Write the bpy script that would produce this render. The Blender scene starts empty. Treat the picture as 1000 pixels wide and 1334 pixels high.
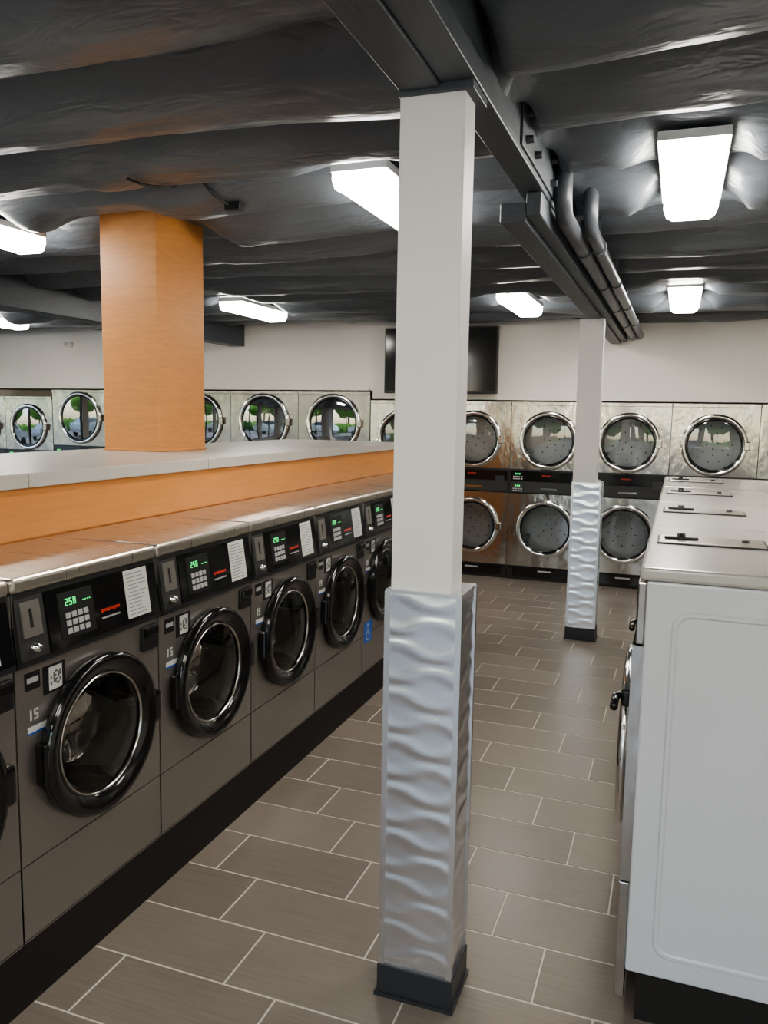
import bpy, bmesh, math, random
from mathutils import Vector, Matrix, noise
random.seed(7)
scene = bpy.context.scene
try:
    scene.view_settings.look = 'AgX - Medium High Contrast'
except Exception:
    pass
H = 1.65

# ------------------------------------------------------------------ materials
def mat(name, col, rough=0.5, metal=0.0, emit=None, estr=0.0, noise_scale=None, noise_amt=0.0,
        bump=0.0, stretch=(1, 1, 1), rough_var=0.0, coat=0.0, spec=0.5, bdist=0.01):
    m = bpy.data.materials.new(name)
    m.use_nodes = True
    nt = m.node_tree
    b = nt.nodes["Principled BSDF"]
    b.inputs["Base Color"].default_value = (*col, 1)
    b.inputs["Roughness"].default_value = rough
    b.inputs["Metallic"].default_value = metal
    b.inputs["Specular IOR Level"].default_value = spec
    if coat:
        b.inputs["Coat Weight"].default_value = coat
        b.inputs["Coat Roughness"].default_value = 0.05
    if emit:
        b.inputs["Emission Color"].default_value = (*emit, 1)
        b.inputs["Emission Strength"].default_value = estr
    if noise_scale:
        tc = nt.nodes.new("ShaderNodeTexCoord")
        mp = nt.nodes.new("ShaderNodeMapping")
        mp.inputs["Scale"].default_value = stretch
        nz = nt.nodes.new("ShaderNodeTexNoise")
        nz.inputs["Scale"].default_value = noise_scale
        nz.inputs["Detail"].default_value = 4
        nt.links.new(tc.outputs["Object"], mp.inputs["Vector"])
        nt.links.new(mp.outputs["Vector"], nz.inputs["Vector"])
        if noise_amt:
            mx = nt.nodes.new("ShaderNodeMix")
            mx.data_type = 'RGBA'
            mx.inputs[6].default_value = (*[c * (1 - noise_amt) for c in col], 1)
            mx.inputs[7].default_value = (*[min(1, c * (1 + noise_amt)) for c in col], 1)
            nt.links.new(nz.outputs["Fac"], mx.inputs[0])
            nt.links.new(mx.outputs[2], b.inputs["Base Color"])
        if rough_var:
            mr = nt.nodes.new("ShaderNodeMapRange")
            mr.inputs[3].default_value = max(0.02, rough - rough_var)
            mr.inputs[4].default_value = rough + rough_var
            nt.links.new(nz.outputs["Fac"], mr.inputs[0])
            nt.links.new(mr.outputs[0], b.inputs["Roughness"])
        if bump:
            bp = nt.nodes.new("ShaderNodeBump")
            bp.inputs["Strength"].default_value = bump
            bp.inputs["Distance"].default_value = bdist
            nt.links.new(nz.outputs["Fac"], bp.inputs["Height"])
            nt.links.new(bp.outputs["Normal"], b.inputs["Normal"])
    return m

def glass_mat(name, tint, ior=1.45, gl=(1, 1, 1)):
    m = bpy.data.materials.new(name)
    m.use_nodes = True
    nt = m.node_tree
    nt.nodes.clear()
    out = nt.nodes.new("ShaderNodeOutputMaterial")
    mix = nt.nodes.new("ShaderNodeMixShader")
    tr = nt.nodes.new("ShaderNodeBsdfTransparent")
    tr.inputs[0].default_value = (*tint, 1)
    g = nt.nodes.new("ShaderNodeBsdfGlossy")
    g.inputs["Roughness"].default_value = 0.02
    g.inputs["Color"].default_value = (*gl, 1)
    fr = nt.nodes.new("ShaderNodeFresnel")
    fr.inputs[0].default_value = ior
    nt.links.new(fr.outputs[0], mix.inputs[0])
    nt.links.new(tr.outputs[0], mix.inputs[1])
    nt.links.new(g.outputs[0], mix.inputs[2])
    nt.links.new(mix.outputs[0], out.inputs[0])
    return m

M = {}
M['washer'] = mat("washer_dark_steel", (0.38, 0.36, 0.335), 0.31, 0.8, noise_scale=60, noise_amt=0.04, stretch=(1, 8, 0.6), rough_var=0.02)
M['washer_top'] = mat("washer_top_steel", (0.62, 0.57, 0.51), 0.28, 0.9, noise_scale=12, noise_amt=0.03, stretch=(0.6, 6, 1), rough_var=0.02)
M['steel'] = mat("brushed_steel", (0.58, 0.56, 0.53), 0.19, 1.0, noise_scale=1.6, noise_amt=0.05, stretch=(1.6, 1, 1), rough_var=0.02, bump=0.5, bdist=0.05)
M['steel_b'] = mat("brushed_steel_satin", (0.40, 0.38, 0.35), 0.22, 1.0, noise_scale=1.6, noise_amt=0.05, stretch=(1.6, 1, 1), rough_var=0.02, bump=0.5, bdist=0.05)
M['steel_dk'] = mat("steel_seam", (0.05, 0.05, 0.05), 0.5, 0.4)
M['chrome'] = mat("chrome", (0.75, 0.74, 0.72), 0.14, 1.0)
M['black_gloss'] = mat("black_gloss_plastic", (0.008, 0.008, 0.009), 0.12, 0.0, coat=0.4)
M['black'] = mat("black_plastic", (0.016, 0.016, 0.017), 0.4)
M['kick'] = mat("black_kick", (0.014, 0.012, 0.011), 0.6)
M['drum'] = mat("drum_steel", (0.70, 0.69, 0.66), 0.28, 0.9)
M['drum_lt'] = mat("dryer_drum_galvanized", (0.76, 0.78, 0.79), 0.5, 0.1)
M['hole'] = mat("drum_hole", (0.02, 0.02, 0.02), 0.8)
M['glass'] = glass_mat("door_glass", (0.80, 0.80, 0.79), 1.6)
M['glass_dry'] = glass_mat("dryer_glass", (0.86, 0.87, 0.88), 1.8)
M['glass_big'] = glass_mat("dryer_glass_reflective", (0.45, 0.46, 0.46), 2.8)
M['pane'] = glass_mat("window_pane_glass", (0.95, 0.97, 0.96), 1.3)
M['green'] = mat("display_green", (0.0, 0.1, 0.02), 0.4, emit=(0.1, 1.0, 0.25), estr=1.2)
M['label'] = mat("white_label", (0.60, 0.60, 0.57), 0.5)
M['labelink'] = mat("label_ink", (0.12, 0.12, 0.12), 0.6)
M['grey'] = mat("button_grey", (0.42, 0.42, 0.42), 0.5)
M['red'] = mat("red_mark", (0.6, 0.05, 0.03), 0.4)
M['blue'] = mat("blue_sticker", (0.03, 0.13, 0.5), 0.4)
M['white_enamel'] = mat("white_enamel", (0.59, 0.605, 0.645), 0.26, noise_scale=5, noise_amt=0.02)
M['wall'] = mat("wall_paint_white", (0.86, 0.82, 0.765), 0.7, noise_scale=120, bump=0.06)
M['colwhite'] = mat("column_paint_white", (0.76, 0.75, 0.735), 0.45, noise_scale=80, bump=0.04)
M['orange'] = mat("orange_wood_laminate", (0.63, 0.28, 0.09), 0.4, noise_scale=9, noise_amt=0.18, stretch=(1, 1, 7), rough_var=0.05)
M['orange_panel'] = mat("orange_wood_panel", (0.59, 0.25, 0.075), 0.35, noise_scale=9, noise_amt=0.18, stretch=(6, 0.6, 7), rough_var=0.05)
M['counter'] = mat("counter_laminate", (0.50, 0.47, 0.43), 0.3, noise_scale=90, noise_amt=0.12)
M['beam'] = mat("beam_dark_grey", (0.07, 0.081, 0.096), 0.45, noise_scale=14, noise_amt=0.2, stretch=(4, 0.5, 4), bump=0.2)
M['pipe'] = mat("pipe_dark_grey", (0.065, 0.072, 0.083), 0.35)
M['lens'] = mat("fluorescent_lens", (0.9, 0.9, 0.88), 0.3, emit=(1.0, 0.955, 0.88), estr=30.0)
M['fixture'] = mat("fixture_white_metal", (0.7, 0.7, 0.68), 0.4)
M['screen'] = mat("tv_screen", (0.018, 0.019, 0.02), 0.12)
M['alu'] = mat("aluminium_trim", (0.80, 0.81, 0.84), 0.25, 1.0)
M['wave'] = mat("wavy_brushed_aluminium", (0.82, 0.845, 0.90), 0.21, 1.0)
M['colbase'] = mat("column_base_dark", (0.035, 0.037, 0.042), 0.35)
M['frame'] = mat("window_frame_bronze", (0.03, 0.028, 0.025), 0.4, 0.5)
M['asphalt'] = mat("asphalt", (0.22, 0.22, 0.22), 0.9, noise_scale=40, noise_amt=0.2)
M['leaf'] = mat("foliage", (0.11, 0.27, 0.03), 0.7, noise_scale=6, noise_amt=0.5, bump=0.6)
M['bark'] = mat("bark", (0.10, 0.07, 0.05), 0.9, noise_scale=20, noise_amt=0.3)
M['carpaint'] = mat("car_paint_silver", (0.5, 0.53, 0.57), 0.25, 0.6, coat=0.5)
M['carglass'] = mat("car_glass", (0.02, 0.025, 0.03), 0.08)
M['tyre'] = mat("tyre_rubber", (0.02, 0.02, 0.02), 0.8)
M['enamel_top'] = mat("washer_top_enamel", (0.54, 0.52, 0.49), 0.22, 0.35, noise_scale=30, noise_amt=0.04)

def fabric():
    m = mat("insulation_fabric_grey", (0.12, 0.135, 0.15), 0.34, spec=0.6)
    nt = m.node_tree
    b = nt.nodes["Principled BSDF"]
    tc = nt.nodes.new("ShaderNodeTexCoord")
    mp = nt.nodes.new("ShaderNodeMapping")
    mp.inputs["Scale"].default_value = (0.7, 2.6, 1.5)
    mp.inputs["Rotation"].default_value = (0, 0, 0.12)
    n1 = nt.nodes.new("ShaderNodeTexNoise")
    n1.inputs["Scale"].default_value = 3.0
    n1.inputs["Detail"].default_value = 3
    n2 = nt.nodes.new("ShaderNodeTexNoise")
    n2.inputs["Scale"].default_value = 1.5
    # fine crumple: ridged noise
    n3 = nt.nodes.new("ShaderNodeTexNoise")
    n3.inputs["Scale"].default_value = 4.5
    n3.inputs["Detail"].default_value = 3
    n3.inputs["Distortion"].default_value = 0.8
    sb = nt.nodes.new("ShaderNodeMath"); sb.operation = 'SUBTRACT'; sb.inputs[1].default_value = 0.5
    ab = nt.nodes.new("ShaderNodeMath"); ab.operation = 'ABSOLUTE'
    mx = nt.nodes.new("ShaderNodeMix"); mx.data_type = 'RGBA'
    mx.inputs[6].default_value = (0.085, 0.097, 0.112, 1)
    mx.inputs[7].default_value = (0.13, 0.146, 0.166, 1)
    bp = nt.nodes.new("ShaderNodeBump")
    bp.inputs["Strength"].default_value = 0.4
    bp.inputs["Distance"].default_value = 0.03
    bp2 = nt.nodes.new("ShaderNodeBump")
    bp2.inputs["Strength"].default_value = 0.5
    bp2.inputs["Distance"].default_value = 0.035
    L = nt.links.new
    L(tc.outputs["Object"], mp.inputs["Vector"]); L(mp.outputs["Vector"], n1.inputs["Vector"])
    L(tc.outputs["Object"], n2.inputs["Vector"]); L(mp.outputs["Vector"], n3.inputs["Vector"])
    L(n3.outputs["Fac"], sb.inputs[0]); L(sb.outputs[0], ab.inputs[0]); L(ab.outputs[0], bp2.inputs["Height"])
    L(n2.outputs["Fac"], mx.inputs[0]); L(mx.outputs[2], b.inputs["Base Color"])
    L(n1.outputs["Fac"], bp.inputs["Height"]); L(bp.outputs["Normal"], bp2.inputs["Normal"])
    L(bp2.outputs["Normal"], b.inputs["Normal"])
    return m
M['fabric'] = fabric()

def tile_mat():
    m = mat("floor_tile_taupe", (0.2, 0.17, 0.145), 0.32)
    nt = m.node_tree
    b = nt.nodes["Principled BSDF"]
    L = nt.links.new
    at = nt.nodes.new("ShaderNodeAttribute"); at.attribute_name = "tilecol"
    tc = nt.nodes.new("ShaderNodeTexCoord")
    mp = nt.nodes.new("ShaderNodeMapping")
    mp.inputs["Scale"].default_value = (5, 110, 1)
    n1 = nt.nodes.new("ShaderNodeTexNoise"); n1.inputs["Scale"].default_value = 1.0; n1.inputs["Detail"].default_value = 3
    L(tc.outputs["Object"], mp.inputs["Vector"]); L(mp.outputs["Vector"], n1.inputs["Vector"])
    n2 = nt.nodes.new("ShaderNodeTexNoise"); n2.inputs["Scale"].default_value = 3.0
    L(tc.outputs["Object"], n2.inputs["Vector"])
    a1 = nt.nodes.new("ShaderNodeMath"); a1.operation = 'MULTIPLY_ADD'
    L(n1.outputs["Fac"], a1.inputs[0]); a1.inputs[1].default_value = 0.9; L(at.outputs["Fac"], a1.inputs[2])
    a2 = nt.nodes.new("ShaderNodeMath"); a2.operation = 'MULTIPLY_ADD'
    L(n2.outputs["Fac"], a2.inputs[0]); a2.inputs[1].default_value = 0.35; L(a1.outputs[0], a2.inputs[2])
    mr = nt.nodes.new("ShaderNodeMapRange")
    mr.inputs[1].default_value = 0.3; mr.inputs[2].default_value = 1.5
    L(a2.outputs[0], mr.inputs[0])
    mx = nt.nodes.new("ShaderNodeMix"); mx.data_type = 'RGBA'
    mx.inputs[6].default_value = (0.155, 0.129, 0.107, 1)
    mx.inputs[7].default_value = (0.28, 0.238, 0.20, 1)
    L(mr.outputs[0], mx.inputs[0]); L(mx.outputs[2], b.inputs["Base Color"])
    r = nt.nodes.new("ShaderNodeMapRange"); r.inputs[3].default_value = 0.25; r.inputs[4].default_value = 0.42
    L(n1.outputs["Fac"], r.inputs[0]); L(r.outputs[0], b.inputs["Roughness"])
    return m
M['tile'] = tile_mat()
M['grout'] = mat("grout", (0.60, 0.55, 0.48), 0.8)

# ------------------------------------------------------------------ mesh builder
class MB:
    def __init__(s):
        s.v = []; s.f = []; s.m = []; s.s = []; s.slots = []
    def mi(s, k):
        if k not in s.slots: s.slots.append(k)
        return s.slots.index(k)
    def add(s, vs, fs, k, smooth=False):
        o = len(s.v); i = s.mi(k)
        s.v += [tuple(v) for v in vs]
        for f in fs:
            s.f.append([o + a for a in f]); s.m.append(i); s.s.append(smooth)
    def box(s, x0, x1, y0, y1, z0, z1, k, bevel=0.0, seg=2):
        if bevel <= 0:
            vs = [(x0, y0, z0), (x1, y0, z0), (x1, y1, z0), (x0, y1, z0), (x0, y0, z1), (x1, y0, z1), (x1, y1, z1), (x0, y1, z1)]
            fs = [(0, 3, 2, 1), (4, 5, 6, 7), (0, 1, 5, 4), (1, 2, 6, 5), (2, 3, 7, 6), (3, 0, 4, 7)]
            s.add(vs, fs, k); return
        bm = bmesh.new()
        bmesh.ops.create_cube(bm, size=1.0)
        for v in bm.verts:
            v.co = Vector(((x0 + x1) / 2 + v.co.x * (x1 - x0), (y0 + y1) / 2 + v.co.y * (y1 - y0), (z0 + z1) / 2 + v.co.z * (z1 - z0)))
        bmesh.ops.bevel(bm, geom=bm.edges[:], offset=bevel, segments=seg, profile=0.5, affect='EDGES')
        bm.verts.index_update()
        s.add([v.co[:] for v in bm.verts], [[v.index for v in f.verts] for f in bm.faces], k)
        bm.free()
    def lathe(s, prof, c, axis, k, seg=48, smooth=True):
        vs = []; fs = []
        n = len(prof)
        for i in range(seg):
            a = 2 * math.pi * i / seg
            for (r, h) in prof:
                ca, sa = r * math.cos(a), r * math.sin(a)
                if axis == 'x': p = (c[0] + h, c[1] + ca, c[2] + sa)
                elif axis == '-x': p = (c[0] - h, c[1] + ca, c[2] + sa)
                elif axis == '-y': p = (c[0] + ca, c[1] - h, c[2] + sa)
                else: p = (c[0] + ca, c[1] + sa, c[2] + h)
                vs.append(p)
        for i in range(seg):
            j = (i + 1) % seg
            for q in range(n - 1):
                fs.append((i * n + q, j * n + q, j * n + q + 1, i * n + q + 1))
        s.add(vs, fs, k, smooth)
    def plate_hole(s, a0, a1, b0, b1, ca, cb, r, k, f3, seg=64):
        angs = [2 * math.pi * i / seg for i in range(seg)]
        for (a, b) in ((a0, b0), (a1, b0), (a1, b1), (a0, b1)):
            angs.append(math.atan2(b - cb, a - ca) % (2 * math.pi))
        angs = sorted(set(angs))
        vs = []; n = len(angs)
        for t in angs:
            dx, dy = math.cos(t), math.sin(t)
            ts = []
            if dx > 1e-9: ts.append((a1 - ca) / dx)
            if dx < -1e-9: ts.append((a0 - ca) / dx)
            if dy > 1e-9: ts.append((b1 - cb) / dy)
            if dy < -1e-9: ts.append((b0 - cb) / dy)
            q = min(ts)
            vs.append(f3(ca + dx * r, cb + dy * r)); vs.append(f3(ca + dx * q, cb + dy * q))
        fs = []
        for i in range(n):
            j = (i + 1) % n
            fs.append((2 * i, 2 * i + 1, 2 * j + 1, 2 * j))
        s.add(vs, fs, k)
    def tube(s, pts, r, k, seg=16):
        pts = [Vector(p) for p in pts]
        vs = []; fs = []
        for i, p in enumerate(pts):
            d = (pts[min(i + 1, len(pts) - 1)] - pts[max(i - 1, 0)]).normalized()
            up = Vector((0, 0, 1)) if abs(d.z) < 0.95 else Vector((0, 1, 0))
            a = d.cross(up).normalized(); b = a.cross(d).normalized()
            for q in range(seg):
                t = 2 * math.pi * q / seg
                vs.append(p + a * r * math.cos(t) + b * r * math.sin(t))
        for i in range(len(pts) - 1):
            for q in range(seg):
                w = (q + 1) % seg
                fs.append((i * seg + q, i * seg + w, (i + 1) * seg + w, (i + 1) * seg + q))
        fs.append(list(range(seg))); fs.append([(len(pts) - 1) * seg + q for q in range(seg)])
        s.add(vs, fs, k, True)
    def mesh(s, name, fix=True):
        me = bpy.data.meshes.new(name)
        me.from_pydata(s.v, [], s.f)
        for k in s.slots: me.materials.append(M[k])
        me.polygons.foreach_set("material_index", s.m)
        me.polygons.foreach_set("use_smooth", s.s)
        if fix:
            bm = bmesh.new(); bm.from_mesh(me)
            bmesh.ops.recalc_face_normals(bm, faces=bm.faces[:])
            bm.to_mesh(me); bm.free()
        me.update()
        return me
    def obj(s, name, loc=(0, 0, 0), rz=0.0, fix=True):
        return place(s.mesh(name, fix), name, loc, rz)

def place(me, name, loc=(0, 0, 0), rz=0.0):
    o = bpy.data.objects.new(name, me)
    o.location = loc
    o.rotation_euler = (0, 0, rz)
    scene.collection.objects.link(o)
    return o

XL, XR, YF, YB = -9.6, 2.2, -4.2, 8.03
YBB = 8.85

# ------------------------------------------------------------------ floor (real tiles over grout)
def floor():
    mb = MB()
    mb.box(XL - 0.1, XR + 0.1, YF - 0.1, YBB + 0.1, -0.1, -0.0015, 'grout')
    W, D, g = 0.51, 0.2515, 0.003
    cols = [0.0] * 6
    n0 = math.floor((YF - 2.105) / D); n1 = math.ceil((YBB - 2.105) / D)
    for n in range(n0, n1 + 1):
        y0 = 2.105 + n * D
        off = -1.32 - n * W / 3.0
        k0 = math.floor((XL - off) / W); k1 = math.ceil((XR - off) / W)
        for k in range(k0, k1 + 1):
            x0 = off + k * W
            a, b, c, d = max(XL, x0 + g), min(XR, x0 + W - g), max(YF, y0 + g), min(YBB, y0 + D - g)
            if b - a < 0.01 or d - c < 0.01: continue
            e = 0.0015
            vs = [(a, c, -e), (b, c, -e), (b, d, -e), (a, d, -e), (a + e, c + e, 0), (b - e, c + e, 0), (b - e, d - e, 0), (a + e, d - e, 0)]
            mb.add(vs, [(4, 5, 6, 7), (0, 1, 5, 4), (1, 2, 6, 5), (2, 3, 7, 6), (3, 0, 4, 7)], 'tile')
            cols += [random.uniform(0, 0.45)] * 5
    me = mb.mesh("floor", fix=False)
    at = me.attributes.new("tilecol", 'FLOAT', 'FACE')
    at.data.foreach_set("value", cols)
    place(me, "floor")
floor()

# ------------------------------------------------------------------ walls
mb = MB()
mb.box(XL, XR, YBB, YBB + 0.12, 0, 2.85, 'wall')
mb.box(-3.09, XR, YB, YBB, 1.815, 2.85, 'wall')
mb.box(XL, -3.09, YB, YBB, 1.90, 2.85, 'wall')
mb.obj("wall_back")
mb = MB(); mb.box(XR, XR + 0.12, YF, YBB, 0, 2.85, 'wall'); mb.obj("wall_right")

def portal(loc, rot, sx, sy):
    L = bpy.data.lights.new("window_portal", 'AREA')
    L.shape = 'RECTANGLE'; L.size = sx; L.size_y = sy
    L.cycles.is_portal = True
    lo = bpy.data.objects.new("window_portal", L)
    lo.location = loc; lo.rotation_euler = rot
    scene.collection.objects.link(lo)

Z0, Z1 = 0.35, 2.45
wins = [(-9.0, -6.4), (-6.0, -3.4), (-3.0, -0.4), (0.0, 1.9)]
mb = MB()
mb.box(XL, XR, YF - 0.15, YF, 0, Z0, 'wall')
mb.box(XL, XR, YF - 0.15, YF, Z1, 2.85, 'wall')
edges = [XL] + [e for w in wins for e in w] + [XR]
for i in range(0, len(edges), 2):
    mb.box(edges[i], edges[i + 1], YF - 0.15, YF, Z0, Z1, 'wall')
mb.obj("wall_front")
wc = 0
t = 0.05
for (a, b) in wins:
    wc += 1
    mb = MB()
    mb.box(a, b, YF - 0.11, YF - 0.04, Z0, Z0 + t, 'frame')
    mb.box(a, b, YF - 0.11, YF - 0.04, Z1 - t, Z1, 'frame')
    for x in (a, (a + b) / 2 - t / 2, b - t):
        mb.box(x, x + t, YF - 0.11, YF - 0.04, Z0 + t, Z1 - t, 'frame')
    mb.add([(a, YF - 0.075, Z0), (b, YF - 0.075, Z0), (b, YF - 0.075, Z1), (a, YF - 0.075, Z1)], [(0, 1, 2, 3)], 'pane')
    mb.obj("window_%d" % wc)
    portal(((a + b) / 2, YF + 0.01, 1.4), (math.radians(90), 0, 0), b - a, Z1 - Z0)
winl = [(-3.7, -1.3), (-0.9, 1.5), (1.9, 4.3), (4.7, 7.1)]
mb = MB()
mb.box(XL - 0.15, XL, YF, YBB, 0, Z0, 'wall')
mb.box(XL - 0.15, XL, YF, YBB, Z1, 2.85, 'wall')
edges = [YF] + [e for w in winl for e in w] + [YBB]
for i in range(0, len(edges), 2):
    mb.box(XL - 0.15, XL, edges[i], edges[i + 1], Z0, Z1, 'wall')
mb.obj("wall_left")
for (a, b) in winl:
    wc += 1
    mb = MB()
    mb.box(XL - 0.11, XL - 0.04, a, b, Z0, Z0 + t, 'frame')
    mb.box(XL - 0.11, XL - 0.04, a, b, Z1 - t, Z1, 'frame')
    for y in (a, (a + b) / 2 - t / 2, b - t):
        mb.box(XL - 0.11, XL - 0.04, y, y + t, Z0 + t, Z1 - t, 'frame')
    mb.add([(XL - 0.075, a, Z0), (XL - 0.075, b, Z0), (XL - 0.075, b, Z1), (XL - 0.075, a, Z1)], [(0, 1, 2, 3)], 'pane')
    mb.obj("window_%d" % wc)
    portal((XL + 0.01, (a + b) / 2, 1.4), (math.radians(90), 0, math.radians(-90)), b - a, Z1 - Z0)

# ------------------------------------------------------------------ ceiling of sagging insulation
FL = 0.82
fixtures = [(-0.01, 2.93), (-1.2, 2.93), (-3.4, 2.75), (-0.02, 6.1), (-1.25, 6.1), (-3.6, 6.0), (-6.75, 6.1), (-6.6, 2.75),
            (-0.01, -0.6), (-1.2, -0.6), (-3.4, -0.6), (-6.6, -0.6), (1.3, 2.93), (1.3, -0.6), (-1.2, -3.2), (-4.5, -3.2)]  # fixtures behind the camera are unseen, added to light the room
# batting is pushed up around: (xc, y0, length, halfwidth, clear height, falloff)
lifts = [(fx, fy - 0.02, FL + 0.04, 0.125, 2.62, 0.12) for fx, fy in fixtures]
lifts += [(-2.71, 3.46, 0.50, 0.21, 2.655, 0.25), (-2.71, 2.9, 0.56, 0.20, 2.60, 0.2), (-3.6, 5.3, 0.7, 0.12, 2.57, 0.2), (-6.75, 5.3, 0.8, 0.12, 2.57, 0.2), (-0.02, 5.4, 0.7, 0.12, 2.57, 0.2)]
ybs = []
y = YF - 0.3
while y < 9.2:
    ybs.append(y); y += random.uniform(0.50, 0.58)
rd = [random.uniform(0.225, 0.27) for _ in ybs]
def ceil_z(x, y):
    yy = y + 0.06 * noise.noise(Vector((x * 0.5, y * 0.5, 3.1))) + 0.012 * noise.noise(Vector((x * 2.3, y * 1.7, 9.1)))
    if x > -0.5: yy += 0.21
    i = 0
    for q in range(len(ybs) - 1):
        if ybs[q] <= yy: i = q
    s = (yy - ybs[i]) / (ybs[i + 1] - ybs[i]); s = min(max(s, 0), 1)
    d = rd[i] * (1 + 0.26 * noise.noise(Vector((x * 0.7, i * 5.3, 0.5))))
    z = 2.80 - d * math.sqrt(max(0.0, 1 - (2 * s - 1) ** 2))
    w = noise.noise(Vector((x * 6.0 + 2.5 * s, y * 1.0, 1.7)))
    z += 0.020 * w * abs(2 * s - 1) ** 1.5
    w2 = abs(noise.noise(Vector((x * 0.7 - y * 0.6, y * 2.6 + x * 0.3, 7.7))))
    if w2 < 0.08: z += 0.011 * (1 - w2 / 0.08)
    for (fx, fy, fl, hw, zc, fo) in lifts:
        dx = max(abs(x - fx) - hw, 0); dy = max(fy - y, y - fy - fl, 0)
        dd = math.hypot(dx, dy)
        if dd < fo:
            tt = dd / fo; tt = tt * tt * (3 - 2 * tt)
            z = max(z, zc) * (1 - tt) + z * tt
    return z
nx, ny = 230, 600
vs = []; fs = []
for j in range(ny + 1):
    yy = YF - 0.1 + (YBB + 0.1 - YF + 0.1) * j / ny
    for i in range(nx + 1):
        xx = XL - 0.1 + (XR - XL + 0.2) * i / nx
        vs.append((xx, yy, ceil_z(xx, yy)))
for j in range(ny):
    for i in range(nx):
        a = j * (nx + 1) + i
        fs.append((a, a + nx + 1, a + nx + 2, a + 1))
mb = MB(); mb.add(vs, fs, 'fabric', True)
mb.box(XL - 0.2, XR + 0.2, YF - 0.3, YBB + 0.2, 2.86, 2.96, 'beam')
mb.obj("ceiling", fix=False)

# ------------------------------------------------------------------ beams
mb = MB()
mb.box(-0.705, -0.60, YF, 2.14, 2.45, 2.80, 'beam', 0.004)
mb.box(-0.60, -0.51, YF, YB, 2.46, 2.80, 'beam', 0.004)
mb.box(-0.665, -0.57, 3.0, YB, 2.355, 2.425, 'beam', 0.006)
mb.box(-0.57, -0.515, 3.0, YB, 2.375, 2.46, 'beam', 0.006)
mb.box(-0.71, -0.515, 1.985, 2.13, 2.44, 2.47, 'beam', 0.003)
mb.box(-0.51, -0.502, 2.55, 3.35, 2.48, 2.64, 'beam', 0.002)
for by in (2.62, 2.78, 3.12, 3.28):
    for bz in (2.515, 2.595):
        mb.lathe([(0, 0.022), (0.012, 0.022), (0.013, 0.0)], (-0.502, by, bz), 'x', 'beam', seg=8, smooth=False)
mb.obj("ceiling_beam")
mb = MB()
mb.box(-4.82, -4.64, YF, YB, 2.38, 2.80, 'beam', 0.006)
mb.obj("ceiling_beam")

def arc_pipe(x, y0, z, r):
    mb = MB()
    pts = [(x, y0, 2.72)]
    R = 0.07
    for i in range(9):
        a = math.pi / 2 * i / 8
        pts.append((x, y0 + R - R * math.cos(a), z + R - R * math.sin(a)))
    pts.append((x, 5.4, z)); pts.append((x, 7.9, z)); pts.append((x, YB, z))
    mb.tube(pts, r, 'pipe')
    for yy in (3.9, 4.9, 5.9, 6.9):
        mb.lathe([(r + 0.001, -0.012), (r + 0.006, -0.012), (r + 0.006, 0.012), (r + 0.001, 0.012)], (x, yy, z), '-y', 'beam', seg=20)
        mb.box(x - 0.004, x + 0.004, yy - 0.008, yy + 0.008, z + r, 2.62, 'beam')
    return mb
arc_pipe(-0.466, 3.2, 2.42, 0.034).obj("ceiling_pipe")
arc_pipe(-0.395, 3.5, 2.43, 0.030).obj("ceiling_pipe")

mb = MB()
pts = []
for i in range(40):
    q = i / 39
    x = -2.12 + 0.16 * q + 0.03 * math.sin(q * 7); yv = 2.75 + 0.5 * q
    pts.append((x, yv, ceil_z(x, yv) - 0.012))
mb.tube(pts, 0.006, 'black', 8)
mb.box(pts[-1][0] - 0.03, pts[-1][0] + 0.05, pts[-1][1] - 0.02, pts[-1][1] + 0.02, pts[-1][2] - 0.02, pts[-1][2] + 0.015, 'black', 0.004)
mb.obj("ceiling_cable")

# ------------------------------------------------------------------ light fixtures
mb = MB()
w, h = 0.105, 0.075
sec = [(-w, 0.0), (-w, -0.03), (-w * 0.88, -0.062), (-w * 0.65, -h), (w * 0.65, -h), (w * 0.88, -0.062), (w, -0.03), (w, 0.0)]
e = 0.02
n = len(sec)
vs = [(x, e, z) for x, z in sec] + [(x, FL - e, z) for x, z in sec]
mb.add(vs, [(i, i + 1, n + i + 1, n + i) for i in range(n - 1)], 'lens')
for y0, y1 in ((0, e), (FL - e, FL)):
    s2 = [(x * 1.03, z * 1.04) for x, z in sec]
    vs = [(x, y0, z) for x, z in s2] + [(x, y1, z) for x, z in s2]
    mb.add(vs, [(i, i + 1, n + i + 1, n + i) for i in range(n - 1)] + [list(range(n)), [n + i for i in range(n)]], 'lens')
mb.box(-w - 0.01, w + 0.01, 0, FL, 0.0, 0.03, 'fixture')
me = mb.mesh("fluorescent_light_fixture")
for (fx, fy) in fixtures:
    place(me, "fluorescent_light_fixture", (fx, fy, 2.57))

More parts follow.
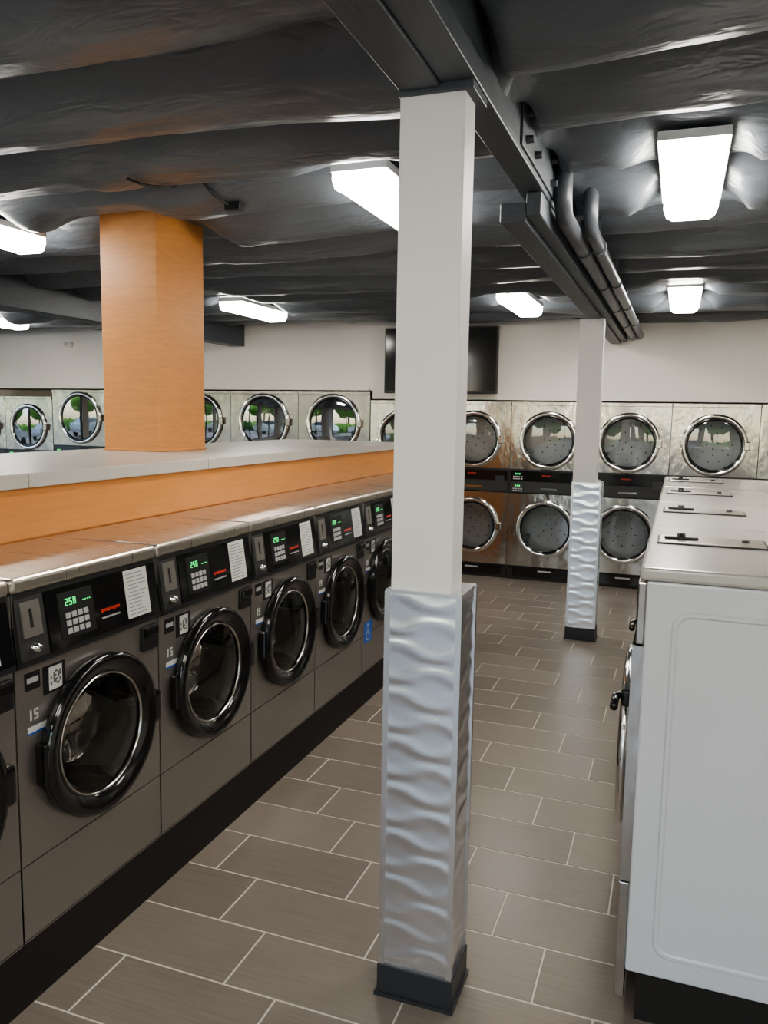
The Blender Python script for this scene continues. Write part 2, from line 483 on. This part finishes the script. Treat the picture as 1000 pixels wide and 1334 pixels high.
# ------------------------------------------------------------------ columns with wavy metal wrap
def column(y0, ztop, dx=0.0):
    mb = MB()
    X0, X1 = -0.707 + dx, -0.537 + dx
    mb.box(X0, X1, y0 + 0.012, y0 + 0.112, 1.17, ztop, 'colwhite', 0.003)
    bx0, bx1, by0, by1 = -0.716, -0.508, y0, y0 + 0.165
    mb.box(bx0 - 0.006, bx1 + 0.006, by0 - 0.006, by1 + 0.006, 0.0, 0.095, 'colbase', 0.003)
    mb.box(bx0 - 0.012, bx1 + 0.012, by0 - 0.012, by1 + 0.012, 0.0, 0.012, 'colbase')
    mb.box(bx0 + 0.006, bx1 - 0.006, by0 + 0.006, by1 - 0.006, 0.09, 1.178, 'alu')
    def face(p0, p1, nrm, ph):
        nu, nv = 36, 300
        L = (Vector(p1) - Vector(p0)).length
        vs = []; fs = []
        S = 0.068      # crest spacing
        for j in range(nv + 1):
            z = 0.095 + (1.175 - 0.095) * j / nv
            for i in range(nu + 1):
                tt = i / nu; u = tt * L + ph
                # neighbouring crests undulate in opposite phase -> lens shapes
                k = z / S
                warp = 0.24 * math.sin(2 * math.pi * u / 0.21) * math.cos(math.pi * k)
                hgt = 0.5 + 0.5 * math.cos(2 * math.pi * (k + warp))
                hgt = hgt * 0.0020
                p = Vector(p0).lerp(Vector(p1), tt) + Vector(nrm) * hgt
                vs.append((p.x, p.y, z))
        for j in range(nv):
            for i in range(nu):
                a = j * (nu + 1) + i
                fs.append((a, a + 1, a + nu + 2, a + nu + 1))
        mb.add(vs, fs, 'wave', True)
    face((bx0 + .002, by0 + 0.002, 0), (bx1 - .002, by0 + 0.002, 0), (0, -1, 0), 0.02)
    face((bx1 - 0.002, by0 + .002, 0), (bx1 - 0.002, by1 - .002, 0), (1, 0, 0), 0.05)
    face((bx1 - .002, by1 - 0.002, 0), (bx0 + .002, by1 - 0.002, 0), (0, 1, 0), 0.0)
    face((bx0 + 0.002, by1 - .002, 0), (bx0 + 0.002, by0 + .002, 0), (-1, 0, 0), 0.1)
    tk = 0.013
    for x, sx in ((bx0, 1), (bx1, -1)):
        for y, sy in ((by0, 1), (by1, -1)):
            xa, xb = sorted((x - sx * 0.003, x + sx * tk)); ya, yb = sorted((y - sy * 0.003, y + sy * 0.002))
            mb.box(xa, xb, ya, yb, 0.095, 1.18, 'alu')
            xa, xb = sorted((x - sx * 0.003, x + sx * 0.002)); ya, yb = sorted((y + sy * 0.002, y + sy * tk))
            mb.box(xa, xb, ya, yb, 0.095, 1.18, 'alu')
    mb.box(bx0 - 0.001, bx1 + 0.001, by0 - 0.001, by1 + 0.001, 1.174, 1.184, 'alu')
    mb.obj("support_column")
column(1.985, 2.441)
column(5.965, 2.356, -0.008)

# ------------------------------------------------------------------ front-load washers
def washer():
    mb = MB()
    W = 0.62; g = 0.003
    cy, cz, R = 0.315, 0.682, 0.19
    D = 0.44
    mb.box(-D, -0.004, 0.0, W, 0.0, 0.19, 'kick')
    mb.box(-D, -D + 0.01, g, W - g, 0.19, 1.165, 'washer')
    mb.box(-D, -0.001, g, g + 0.002, 0.19, 1.165, 'washer')
    mb.box(-D, -0.001, W - g - 0.002, W - g, 0.19, 1.165, 'washer')
    mb.box(-D, -0.001, g, W - g, 0.188, 0.192, 'washer')
    mb.box(-0.02, -0.006, 0, g + 0.001, 0.19, 1.16, 'steel_dk'); mb.box(-0.02, -0.006, W - g - 0.001, W, 0.19, 1.16, 'steel_dk')
    mb.box(-0.01, 0.0, g, W - g, 0.195, 0.408, 'washer', 0.002)
    mb.box(-0.01, -0.005, g, W - g, 0.40, 0.415, 'steel_dk')
    mb.plate_hole(g, W - g, 0.412, 0.962, cy, cz, R, 'washer', lambda a, b: (0.0, a, b))
    mb.box(-0.01, -0.005, g, W - g, 0.955, 0.975, 'steel_dk')
    mb.lathe([(R, 0.0), (R, -0.04), (0.205, -0.045), (0.205, -0.30), (0.19, -0.325), (0.0, -0.33)], (0, cy, cz), 'x', 'drum', 40)
    for k in range(3):
        a = k * 2.1 + 0.4
        p = (cy + 0.185 * math.cos(a), cz + 0.185 * math.sin(a))
        mb.box(-0.30, -0.06, p[0] - 0.02, p[0] + 0.02, p[1] - 0.02, p[1] + 0.02, 'drum', 0.008)
    mb.lathe([(0.192, 0.001), (0.170, -0.012), (0.170, -0.035), (0.190, -0.04)], (0, cy, cz), 'x', 'black', 48)
    mb.lathe([(0.215, 0.0), (0.236, 0.003), (0.243, 0.012), (0.2445, 0.026), (0.240, 0.038), (0.232, 0.043), (0.222, 0.043),
              (0.210, 0.040), (0.202, 0.035), (0.192, 0.030), (0.184, 0.022)], (0, cy, cz), 'x', 'black_gloss', 64)
    mb.lathe([(0.185, 0.022), (0.183, 0.025), (0.180, 0.025), (0.177, 0.021), (0.175, 0.014)], (0, cy, cz), 'x', 'steel', 64)
    mb.lathe([(0.177, 0.020), (0.12, 0.034), (0.06, 0.042), (0.0, 0.045)], (0, cy, cz), 'x', 'glass', 48)
    mb.lathe([(0.168, 0.012), (0.155, -0.05), (0.138, -0.10), (0.115, -0.118), (0.0, -0.125)], (0, cy, cz), 'x', 'glass', 48)
    mb.box(0.004, 0.044, cy + 0.212, cy + 0.264, cz - 0.055, cz + 0.055, 'black_gloss', 0.014, 3)
    mb.box(0.0, 0.034, cy - 0.256, cy - 0.230, cz - 0.06, cz + 0.06, 'black_gloss', 0.008, 2)
    def slab(y0, y1, z0, z1, tk, k, off=0.0):
        def fx(z): return 0.014 - (z - 0.972) * 0.14 + off
        vs = []
        for z in (z0, z1):
            for yy in (y0, y1):
                vs.append((fx(z) + tk, yy, z)); vs.append((fx(z) - 0.012, yy, z))
        mb.add(vs, [(0, 2, 6, 4), (1, 5, 7, 3), (0, 4, 5, 1), (2, 3, 7, 6), (4, 6, 7, 5), (0, 1, 3, 2)], k)
    slab(g, W - g, 0.968, 1.165, 0.0, 'black')
    slab(0.012, 0.112, 0.985, 1.15, 0.006, 'steel_dk')
    slab(0.028, 0.095, 1.045, 1.14, 0.010, 'washer')
    slab(0.055, 0.063, 1.07, 1.12, 0.012, 'black')
    mb.lathe([(0, 0.022), (0.010, 0.022), (0.013, 0.0)], (0.012, 0.06, 1.015), 'x', 'chrome', 16)
    slab(0.122, 0.610, 0.985, 1.152, 0.004, 'black_gloss')
    slab(0.165, 0.305, 1.005, 1.135, 0.006, 'black')
    for q, dg in enumerate("250"):
        y0 = 0.192 + q * 0.016
        segs = {'2': 'abged', '5': 'afgcd', '0': 'abcdef'}[dg]
        ww, hh, tk = 0.010, 0.020, 0.0022
        box = {'a': (0, ww, hh - tk, hh), 'd': (0, ww, 0, tk), 'g': (0, ww, hh / 2 - tk / 2, hh / 2 + tk / 2),
               'f': (0, tk, hh / 2, hh), 'b': (ww - tk, ww, hh / 2, hh), 'e': (0, tk, 0, hh / 2), 'c': (ww - tk, ww, 0, hh / 2)}
        for sgm in segs:
            a, b, c, d = box[sgm]
            slab(y0 + a, y0 + b, 1.097 + c, 1.097 + d, 0.0075, 'green')
    for r in range(3):
        for c in range(4):
            slab(0.188 + c * 0.024, 0.205 + c * 0.024, 1.018 + r * 0.022, 1.033 + r * 0.022, 0.009, 'grey')
    for c in range(4):
        slab(0.262 + c * 0.009, 0.265 + c * 0.009, 1.10, 1.103, 0.008, 'green')
    for q in range(9):
        slab(0.335 + q * 0.0095, 0.342 + q * 0.0095, 1.045 + (0.002 if q % 3 else 0), 1.055, 0.0055, 'red')
    for q in range(11):
        slab(0.335 + q * 0.0075, 0.340 + q * 0.0075, 1.026, 1.031, 0.0055, 'grey')
    slab(0.452, 0.565, 0.998, 1.148, 0.0055, 'label')
    for q in range(12):
        slab(0.462, 0.462 + random.choice([0.06, 0.08, 0.092]), 1.008 + q * 0.0115, 1.010 + q * 0.0115, 0.0062, 'labelink')
    def sk(y0, y1, z0, z1, k, x=0.001):
        mb.box(0.0, x, y0, y1, z0, z1, k)
    sk(0.10, 0.185, 0.865, 0.945, 'black')
    sk(0.122, 0.172, 0.872, 0.938, 'label', 0.0016)
    for a in range(7):
        for b in range(7):
            if random.random() < 0.55:
                sk(0.127 + a * 0.0057, 0.1327 + a * 0.0057, 0.885 + b * 0.0057, 0.8907 + b * 0.0057, 'labelink', 0.0022)
    sk(0.035, 0.09, 0.895, 0.945, 'black')
    sk(0.042, 0.083, 0.915, 0.930, 'grey', 0.0016)
    def d5(y, z, s):
        for (a, b, c, d) in ((0, 1, 1.7, 2.0), (0, .3, .9, 2.0), (0, 1, .85, 1.15), (.7, 1, 0, 1.0), (0, 1, 0, .3)):
            sk(y + a * s, y + b * s, z + c * s, z + d * s, 'label')
    sk(0.050, 0.056, 0.81, 0.840, 'label'); d5(0.064, 0.81, 0.015)
    sk(0.04, 0.115, 0.772, 0.793, 'label'); sk(0.04, 0.115, 0.772, 0.777, 'blue', 0.0016)
    mb.box(0.0, 0.012, 0.525, 0.608, 0.868, 0.952, 'black', 0.006, 2)
    mb.box(0.010, 0.020, 0.535, 0.600, 0.915, 0.945, 'black_gloss', 0.004, 2)
    mb.box(-D - 0.01, 0.0, 0.002, W - 0.002, 1.165, 1.208, 'washer_top', 0.012, 3)
    return mb.mesh("front_load_washer")
wm = washer()
for i in range(-3, 7):
    place(wm, "front_load_washer", (-1.6, 1.57 + 0.62 * i, 0))
for i in range(-3, 7):
    place(wm, "front_load_washer", (-3.45, 1.57 + 0.62 * (i + 1), 0), math.pi)
ROW0, ROW1 = 1.57 - 0.62 * 3, 1.57 + 0.62 * 7

mb = MB()
mb.box(0, 0.0012, 0, 0.12, 0, 0.12, 'blue')
mb.lathe([(0.028, 0.0018), (0.022, 0.0022), (0.028, 0.0012)], (0, 0.055, 0.04), 'x', 'label', 24)
mb.box(0, 0.002, 0.048, 0.056, 0.05, 0.088, 'label'); mb.box(0, 0.002, 0.048, 0.075, 0.05, 0.057, 'label')
mb.lathe([(0.0, 0.002), (0.008, 0.002), (0.008, 0.001)], (0, 0.052, 0.10), 'x', 'label', 16)
mb.obj("accessibility_sticker", (-1.6 + 0.0005, 4.08, 0.36))

# ------------------------------------------------------------------ counter / partition
mb = MB()
mb.box(-2.985, -2.056, ROW0, ROW1, 0.0, 1.385, 'orange_panel')
mb.box(-2.056, -2.050, ROW0, ROW1, 1.212, 1.385, 'orange_panel')
segs = [ROW0 - 0.02, 2.09, 3.18, 4.40, ROW1 + 0.02]
for a, b in zip(segs[:-1], segs[1:]):
    mb.box(-3.01, -2.03, a + 0.0015, b - 0.0015, 1.385, 1.435, 'counter', 0.004)
mb.box(-3.0, -2.04, segs[0] + .01, segs[-1] - .01, 1.386, 1.43, 'black')
mb.obj("folding_counter")
mb = MB()
mb.box(-2.875, -2.53, 3.50, 3.93, 1.436, 2.74, 'orange', 0.004)
mb.box(-2.88, -2.525, 3.495, 3.935, 1.436, 1.446, 'orange', 0.002)
mb.obj("wood_clad_column")

# ------------------------------------------------------------------ stacked dryers
def dryer(name, W, top, cz1, cz2, R, s0, s1, gl, ST):
    mb = MB()
    g = 0.003; D = 0.74
    cx = W / 2
    mb.box(g, W - g, 0.02, D, 0.0, 0.14, 'kick')
    mb.box(0.06, W - 0.06, 0.018, 0.022, 0.03, 0.12, 'black_gloss')
    mb.box(cx - 0.06, cx + 0.08, 0.014, 0.020, 0.09, 0.105, 'grey')
    mb.box(g, g + 0.004, 0.002, D, 0.14, top, ST); mb.box(W - g - 0.004, W - g, 0.002, D, 0.14, top, ST)
    mb.box(g, W - g, D - 0.01, D, 0.14, top, ST); mb.box(g, W - g, 0.002, D, top - 0.006, top, ST)
    mb.box(0, W, 0.01, 0.014, 0.14, 0.15, 'steel_dk')
    mb.box(0, g + .001, 0.004, 0.02, 0.1, top, 'steel_dk'); mb.box(W - g - .001, W, 0.004, 0.02, 0.1, top, 'steel_dk')
    f3 = lambda a, b: (a, 0.0, b)
    mb.plate_hole(g, W - g, 0.145, s0 - 0.003, cx, cz2, R, ST, f3)
    mb.plate_hole(g, W - g, s1 + 0.003, top, cx, cz1, R, ST, f3)
    mb.box(g, W - g, -0.012, 0.002, top - 0.035, top, ST, 0.004)
    mb.box(g, W - g, -0.004, 0.02, s0, s1, 'black', 0.003)
    zz = (s0 + s1) / 2
    mb.box(0.02, W - 0.02, -0.008, -0.003, zz + 0.005, s1 - 0.015, 'black_gloss')
    mb.box(0.02, W - 0.02, -0.008, -0.003, s0 + 0.012, zz - 0.005, 'steel_dk')
    for (dz, x0) in ((zz + 0.02, 0.04), (s0 + 0.02, 0.04)):
        for q in range(3):
            mb.box(x0 + 0.02 + q * 0.02, x0 + 0.032 + q * 0.02, -0.010, -0.007, dz + 0.048, dz + 0.064, 'green')
        for r in range(2):
            for c in range(4):
                mb.box(x0 + c * 0.026, x0 + 0.018 + c * 0.026, -0.010, -0.007, dz + r * 0.02, dz + 0.012 + r * 0.02, 'grey')
    mb.box(cx - 0.07, cx + 0.10, -0.011, -0.007, s0 + 0.045, s0 + 0.062, 'chrome')
    for q in range(7):
        mb.box(cx - 0.05 + q * 0.013, cx - 0.041 + q * 0.013, -0.010, -0.007, s1 - 0.06, s1 - 0.050, 'red')
    mb.box(W - 0.14, W - 0.05, -0.012, -0.005, zz - 0.04, zz + 0.05, 'steel_dk', 0.004)
    for cz in (cz1, cz2):
        c = (cx, 0, cz)
        mb.lathe([(R, 0.0), (R, -0.05), (R + 0.04, -0.055), (R + 0.04, -0.40), (R, -0.42), (0, -0.42)], c, '-y', 'drum_lt', 40)
        for k in range(4):
            a = k * math.pi / 2 + 0.5
            p = (cx + (R + 0.015) * math.cos(a), cz + (R + 0.015) * math.sin(a))
            mb.box(p[0] - 0.02, p[0] + 0.02, 0.08, 0.39, p[1] - 0.02, p[1] + 0.02, 'drum_lt', 0.01)
        for ring, nn in ((0.05, 4), (0.11, 7), (0.18, 11)):
            for k in range(nn):
                a = 2 * math.pi * k / nn + ring * 3
                mb.lathe([(0, 0.003), (0.0065, 0.003), (0.0065, 0)], (cx + ring * math.cos(a), 0.417, cz + ring * math.sin(a)), '-y', 'hole', 8, False)
        mb.lathe([(R + 0.035, 0.0), (R + 0.044, 0.006), (R + 0.044, 0.018), (R + 0.038, 0.026), (R + 0.022, 0.030),
                  (R + 0.010, 0.028), (R + 0.004, 0.022)], c, '-y', 'chrome', 64)
        mb.lathe([(R + 0.004, 0.022), (R - 0.004, 0.026), (R - 0.014, 0.022), (R - 0.018, 0.012)], c, '-y', 'black_gloss', 64)
        mb.lathe([(R - 0.016, 0.014), (R * 0.7, 0.0175), (R * 0.35, 0.0195), (0.0, 0.020)], c, '-y', gl, 48)
        mb.box(cx + R + 0.01, min(cx + R + 0.06, W - 0.008), -0.042, -0.004, cz - 0.04, cz + 0.04, ST, 0.008)
        mb.box(cx - R - 0.055, cx - R - 0.03, -0.03, 0.0, cz - 0.09, cz - 0.03, ST, 0.004)
        mb.box(cx - R - 0.055, cx - R - 0.03, -0.03, 0.0, cz + 0.03, cz + 0.09, ST, 0.004)
    return mb.mesh(name)
dA = dryer("stacked_dryer", 0.757, 1.80, 1.418, 0.535, 0.245, 0.885, 1.125, 'glass_dry', 'steel')
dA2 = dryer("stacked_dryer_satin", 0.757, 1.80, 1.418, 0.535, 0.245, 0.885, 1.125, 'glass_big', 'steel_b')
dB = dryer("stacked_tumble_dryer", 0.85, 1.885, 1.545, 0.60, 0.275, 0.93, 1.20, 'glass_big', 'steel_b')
for i in range(7):
    place(dA, "stacked_dryer", (-3.10 + 0.757 * i, 8.0, 0))
for i in range(5):
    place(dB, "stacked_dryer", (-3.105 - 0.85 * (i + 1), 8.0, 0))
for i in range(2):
    place(dA2, "stacked_dryer", (-7.36 - 0.757 * (i + 1), 8.0, 0))

# ------------------------------------------------------------------ TV and small wall things
mb = MB()
mb.box(-2.90, -1.715, 7.86, 7.91, 1.87, 2.53, 'black', 0.006)
mb.box(-2.885, -1.73, 7.856, 7.862, 1.895, 2.515, 'screen')
mb.box(-2.5, -2.1, 7.91, YB, 2.1, 2.35, 'black', 0.004)
mb.obj("wall_mounted_television")
mb = MB()
mb.box(-7.15, -7.03, YB - 0.06, YB, 2.40, 2.46, 'wall', 0.01)
mb.lathe([(0, 0.02), (0.02, 0.015), (0.025, 0)], (-7.09, YB - 0.06, 2.43), '-y', 'label', 16)
mb.obj("motion_sensor")
mb = MB()
mb.box(XL, -3.12, YB - 0.02, YB, 1.90, 1.93, 'wall', 0.003)
mb.obj("trim_1")

# ------------------------------------------------------------------ large washers on the right, end-on
def big_washer():
    mb = MB()
    W = 0.877; D = 0.90
    zb, zt = 0.15, 1.235
    mb.box(0.03, D - 0.03, 0.02, W - 0.02, 0.0, zb, 'kick')
    mb.box(0.0, D, 0.0, W, zb, zt, 'white_enamel', 0.006, 2)
    def rr(x0, x1, z0, z1, r, y, n=8):
        pts = []
        for (cx, cz, a0) in ((x1 - r, z0 + r, -90), (x1 - r, z1 - r, 0), (x0 + r, z1 - r, 90), (x0 + r, z0 + r, 180)):
            for i in range(n + 1):
                a = math.radians(a0 + 90 * i / n)
                pts.append((cx + r * math.cos(a), y, cz + r * math.sin(a)))
        return pts
    ys, s = 0.0, -1
    loops = [rr(0.065, D - 0.05, 0.21, 1.165, 0.045, ys), rr(0.069, D - 0.054, 0.214, 1.161, 0.042, ys + s * 0.005),
             rr(0.077, D - 0.062, 0.222, 1.153, 0.037, ys + s * 0.005), rr(0.082, D - 0.067, 0.227, 1.148, 0.034, ys + s * 0.001)]
    n = len(loops[0]); vs = [p for l in loops for p in l]; fs = []
    for q in range(3):
        for i in range(n):
            j = (i + 1) % n
            fs.append((q * n + i, q * n + j, (q + 1) * n + j, (q + 1) * n + i))
    fs.append([3 * n + i for i in range(n)])
    mb.add(vs, fs, 'white_enamel', False)
    mb.box(-0.028, 0.0, 0.008, W - 0.008, 0.06, 0.40, 'steel', 0.004)
    mb.plate_hole(0.012, W - 0.012, 0.405, 1.06, W / 2, 0.66, 0.20, 'steel', lambda a, b: (-0.028, a, b))
    mb.box(-0.028, 0.0, 0.008, 0.02, 0.405, 1.06, 'steel'); mb.box(-0.028, 0.0, W - 0.02, W - 0.008, 0.405, 1.06, 'steel')
    mb.box(-0.022, 0.0, 0.008, W - 0.008, 1.065, 1.23, 'steel', 0.004)
    mb.box(-0.026, -0.02, 0.10, W - 0.10, 1.09, 1.20, 'black_gloss')
    for q in range(3):
        mb.box(-0.028, -0.025, 0.36 + q * 0.03, 0.38 + q * 0.03, 1.14, 1.17, 'green')
    c = (-0.028, W / 2, 0.66)
    mb.lathe([(0.20, 0.0), (0.26, 0.002), (0.275, 0.008), (0.28, 0.02), (0.265, 0.032), (0.24, 0.035), (0.215, 0.03), (0.205, 0.02)], c, '-x', 'chrome', 64)
    mb.lathe([(0.205, 0.02), (0.195, 0.024), (0.185, 0.015)], c, '-x', 'black_gloss', 48)
    mb.lathe([(0.19, 0.018), (0.12, 0.028), (0.0, 0.032)], c, '-x', 'glass', 40)
    mb.lathe([(0.20, 0.0), (0.20, -0.5), (0.0, -0.5)], c, '-x', 'drum', 32)
    mb.box(-0.055, -0.028, 0.12, 0.19, 0.85, 0.90, 'black_gloss', 0.008, 3)
    mb.tube([(-0.045, 0.15, 0.875), (-0.062, 0.15, 0.875), (-0.070, 0.13, 0.875), (-0.070, 0.07, 0.865)], 0.011, 'black_gloss', 12)
    mb.box(-0.018, D + 0.005, 0.0, W, zt + 0.001, 1.272, 'enamel_top', 0.010, 3)
    x0, x1, y0, y1 = 0.01, 0.325, 0.43, 0.60
    mb.box(x0, x1, y0, y1, 1.2715, 1.277, 'black', 0.002)
    mb.box(x0 + 0.007, x1 - 0.007, y0 + 0.010, y1 - 0.010, 1.276, 1.2785, 'washer_top', 0.001)
    mb.lathe([(0.0, 0.020), (0.012, 0.020), (0.014, 0.0)], (x0 + 0.07, y0 + 0.08, 1.278), 'z', 'black', 16)
    mb.box(x0 + 0.02, x0 + 0.12, y0 + 0.072, y0 + 0.088, 1.279, 1.287, 'black', 0.003)
    mb.lathe([(0.0, 0.008), (0.01, 0.008), (0.012, 0.0)], (x1 - 0.06, y0 + 0.09, 1.278), 'z', 'black', 12)
    return mb.mesh("large_front_load_washer")
bw = big_washer()
for i in range(4):
    place(bw, "large_front_load_washer", (-0.055, 2.13 + 0.882 * i, 0))

# ------------------------------------------------------------------ exterior seen in reflections
mb = MB()
mb.box(-60, 30, -60, YF - 0.16, -0.2, -0.1, 'asphalt')
mb.box(-60, XL - 0.16, YF - 0.16, 40, -0.2, -0.1, 'asphalt')
mb.obj("parking_lot_ground")
def blob(mb, c, r, k, seed):
    bm = bmesh.new(); bmesh.ops.create_icosphere(bm, subdivisions=3, radius=1)
    for v in bm.verts:
        n = 1 + 0.35 * noise.noise(v.co * 2.2 + Vector((seed, 0, 0))) + 0.15 * noise.noise(v.co * 6 + Vector((seed, 3, 0)))
        v.co = Vector((c[0] + v.co.x * r[0] * n, c[1] + v.co.y * r[1] * n, c[2] + v.co.z * r[2] * n))
    bm.verts.index_update()
    mb.add([v.co[:] for v in bm.verts], [[v.index for v in f.verts] for f in bm.faces], k, True)
    bm.free()
for i, (tx, ty) in enumerate(((-19, -19), (-12.5, -19), (-6, -19), (1, -19), (8, -19), (-24, -13), (-25, -6), (-24, 1), (-26, 8))):
    mb = MB()
    mb.tube([(tx, ty, -0.1), (tx + 0.1, ty, 1.2), (tx, ty, 2.6)], 0.2, 'bark', 10)
    for q in range(4):
        blob(mb, (tx + random.uniform(-1.3, 1.3), ty + random.uniform(-1, 1), 3.4 + random.uniform(-0.6, 1.2)), (1.7, 1.6, 1.4), 'leaf', i * 7 + q)
    mb.obj("tree")
mb = MB()
for i in range(26):
    blob(mb, (-24 + i * 1.5, -17, 0.5), (1.0, 0.6, 0.75), 'leaf', i + 50)
for i in range(20):
    blob(mb, (-22, -15 + i * 1.5, 0.5), (0.6, 1.0, 0.75), 'leaf', i + 90)
mb.obj("hedge")
def car():
    mb = MB()
    prof = [(-2.2, 0.35), (-2.2, 0.75), (-2.05, 0.92), (-1.2, 1.0), (-0.55, 1.42), (0.75, 1.45), (1.55, 1.05), (2.15, 0.98), (2.25, 0.6), (2.2, 0.32)]
    w = 0.85
    n = len(prof)
    def wd(z): return w if z < 1.02 else w - 0.18 * (z - 1.0) / 0.45
    vs = [(x, -wd(z), z) for x, z in prof] + [(x, wd(z), z) for x, z in prof]
    mb.add(vs, [(i, (i + 1) % n, n + (i + 1) % n, n + i) for i in range(n)] + [list(range(n)), [n + i for i in range(n)]], 'carpaint')
    for s in (-1, 1):
        mb.add([(-1.0, s * 0.86, 1.05), (-0.5, s * 0.72, 1.37), (0.7, s * 0.71, 1.39), (1.35, s * 0.86, 1.07)], [(0, 1, 2, 3)], 'carglass')
        for x in (-1.4, 1.4):
            mb.lathe([(0, 0.1), (0.2, 0.1), (0.32, 0.09), (0.33, 0.0), (0.33, -0.1), (0, -0.1)], (x, s * 0.78, 0.33 - 0.1), '-y', 'tyre', 24)
    return mb.mesh("parked_car")
cm = car()
for x, yv, rz in ((-14, -11.5, 0), (-7.5, -11.5, 0), (-1.5, -11.8, 0), (5.5, -11.5, 0), (-16, -4, 1.57), (-16, 2.5, 1.57), (-16.2, 9, 1.57)):
    place(cm, "parked_car", (x, yv, 0.0), rz)

# ------------------------------------------------------------------ world + sun
w = bpy.data.worlds.new("sky_world"); scene.world = w
w.use_nodes = True
nt = w.node_tree
bg = nt.nodes["Background"]
sky = nt.nodes.new("ShaderNodeTexSky")
sky.sky_type = 'NISHITA'
sky.sun_disc = False
sky.sun_elevation = math.radians(50)
sky.sun_rotation = math.radians(160)
nt.links.new(sky.outputs[0], bg.inputs[0])
bg.inputs[1].default_value = 0.95
sl = bpy.data.lights.new("sun", 'SUN'); sl.energy = 9; sl.angle = math.radians(1); sl.color = (1, 0.95, 0.88)
so = bpy.data.objects.new("sun", sl); so.rotation_euler = (math.radians(-25), math.radians(-25), 0); so.location = (0, 10, 12)
scene.collection.objects.link(so)

# ------------------------------------------------------------------ camera
yaw, phi, rho = math.radians(20.1), math.radians(6.97), math.radians(1.0)
fh = Vector((-math.sin(yaw), math.cos(yaw), 0)); r0 = Vector((math.cos(yaw), math.sin(yaw), 0)); zz = Vector((0, 0, 1))
fwd = fh * math.cos(phi) - zz * math.sin(phi)
up0 = fh * math.sin(phi) + zz * math.cos(phi)
ix = r0 * math.cos(rho) + up0 * math.sin(rho)
iy = -r0 * math.sin(rho) + up0 * math.cos(rho)
cam = bpy.data.cameras.new("camera")
cam.sensor_fit = 'VERTICAL'; cam.sensor_height = 24.0
cam.lens = 24.0 * 1040 / 1334
cam.clip_start = 0.02
co = bpy.data.objects.new("camera", cam)
mt = Matrix((ix, iy, -fwd)).transposed().to_4x4()
mt.translation = Vector((0, 0, H))
co.matrix_world = mt
scene.collection.objects.link(co)
scene.camera = co
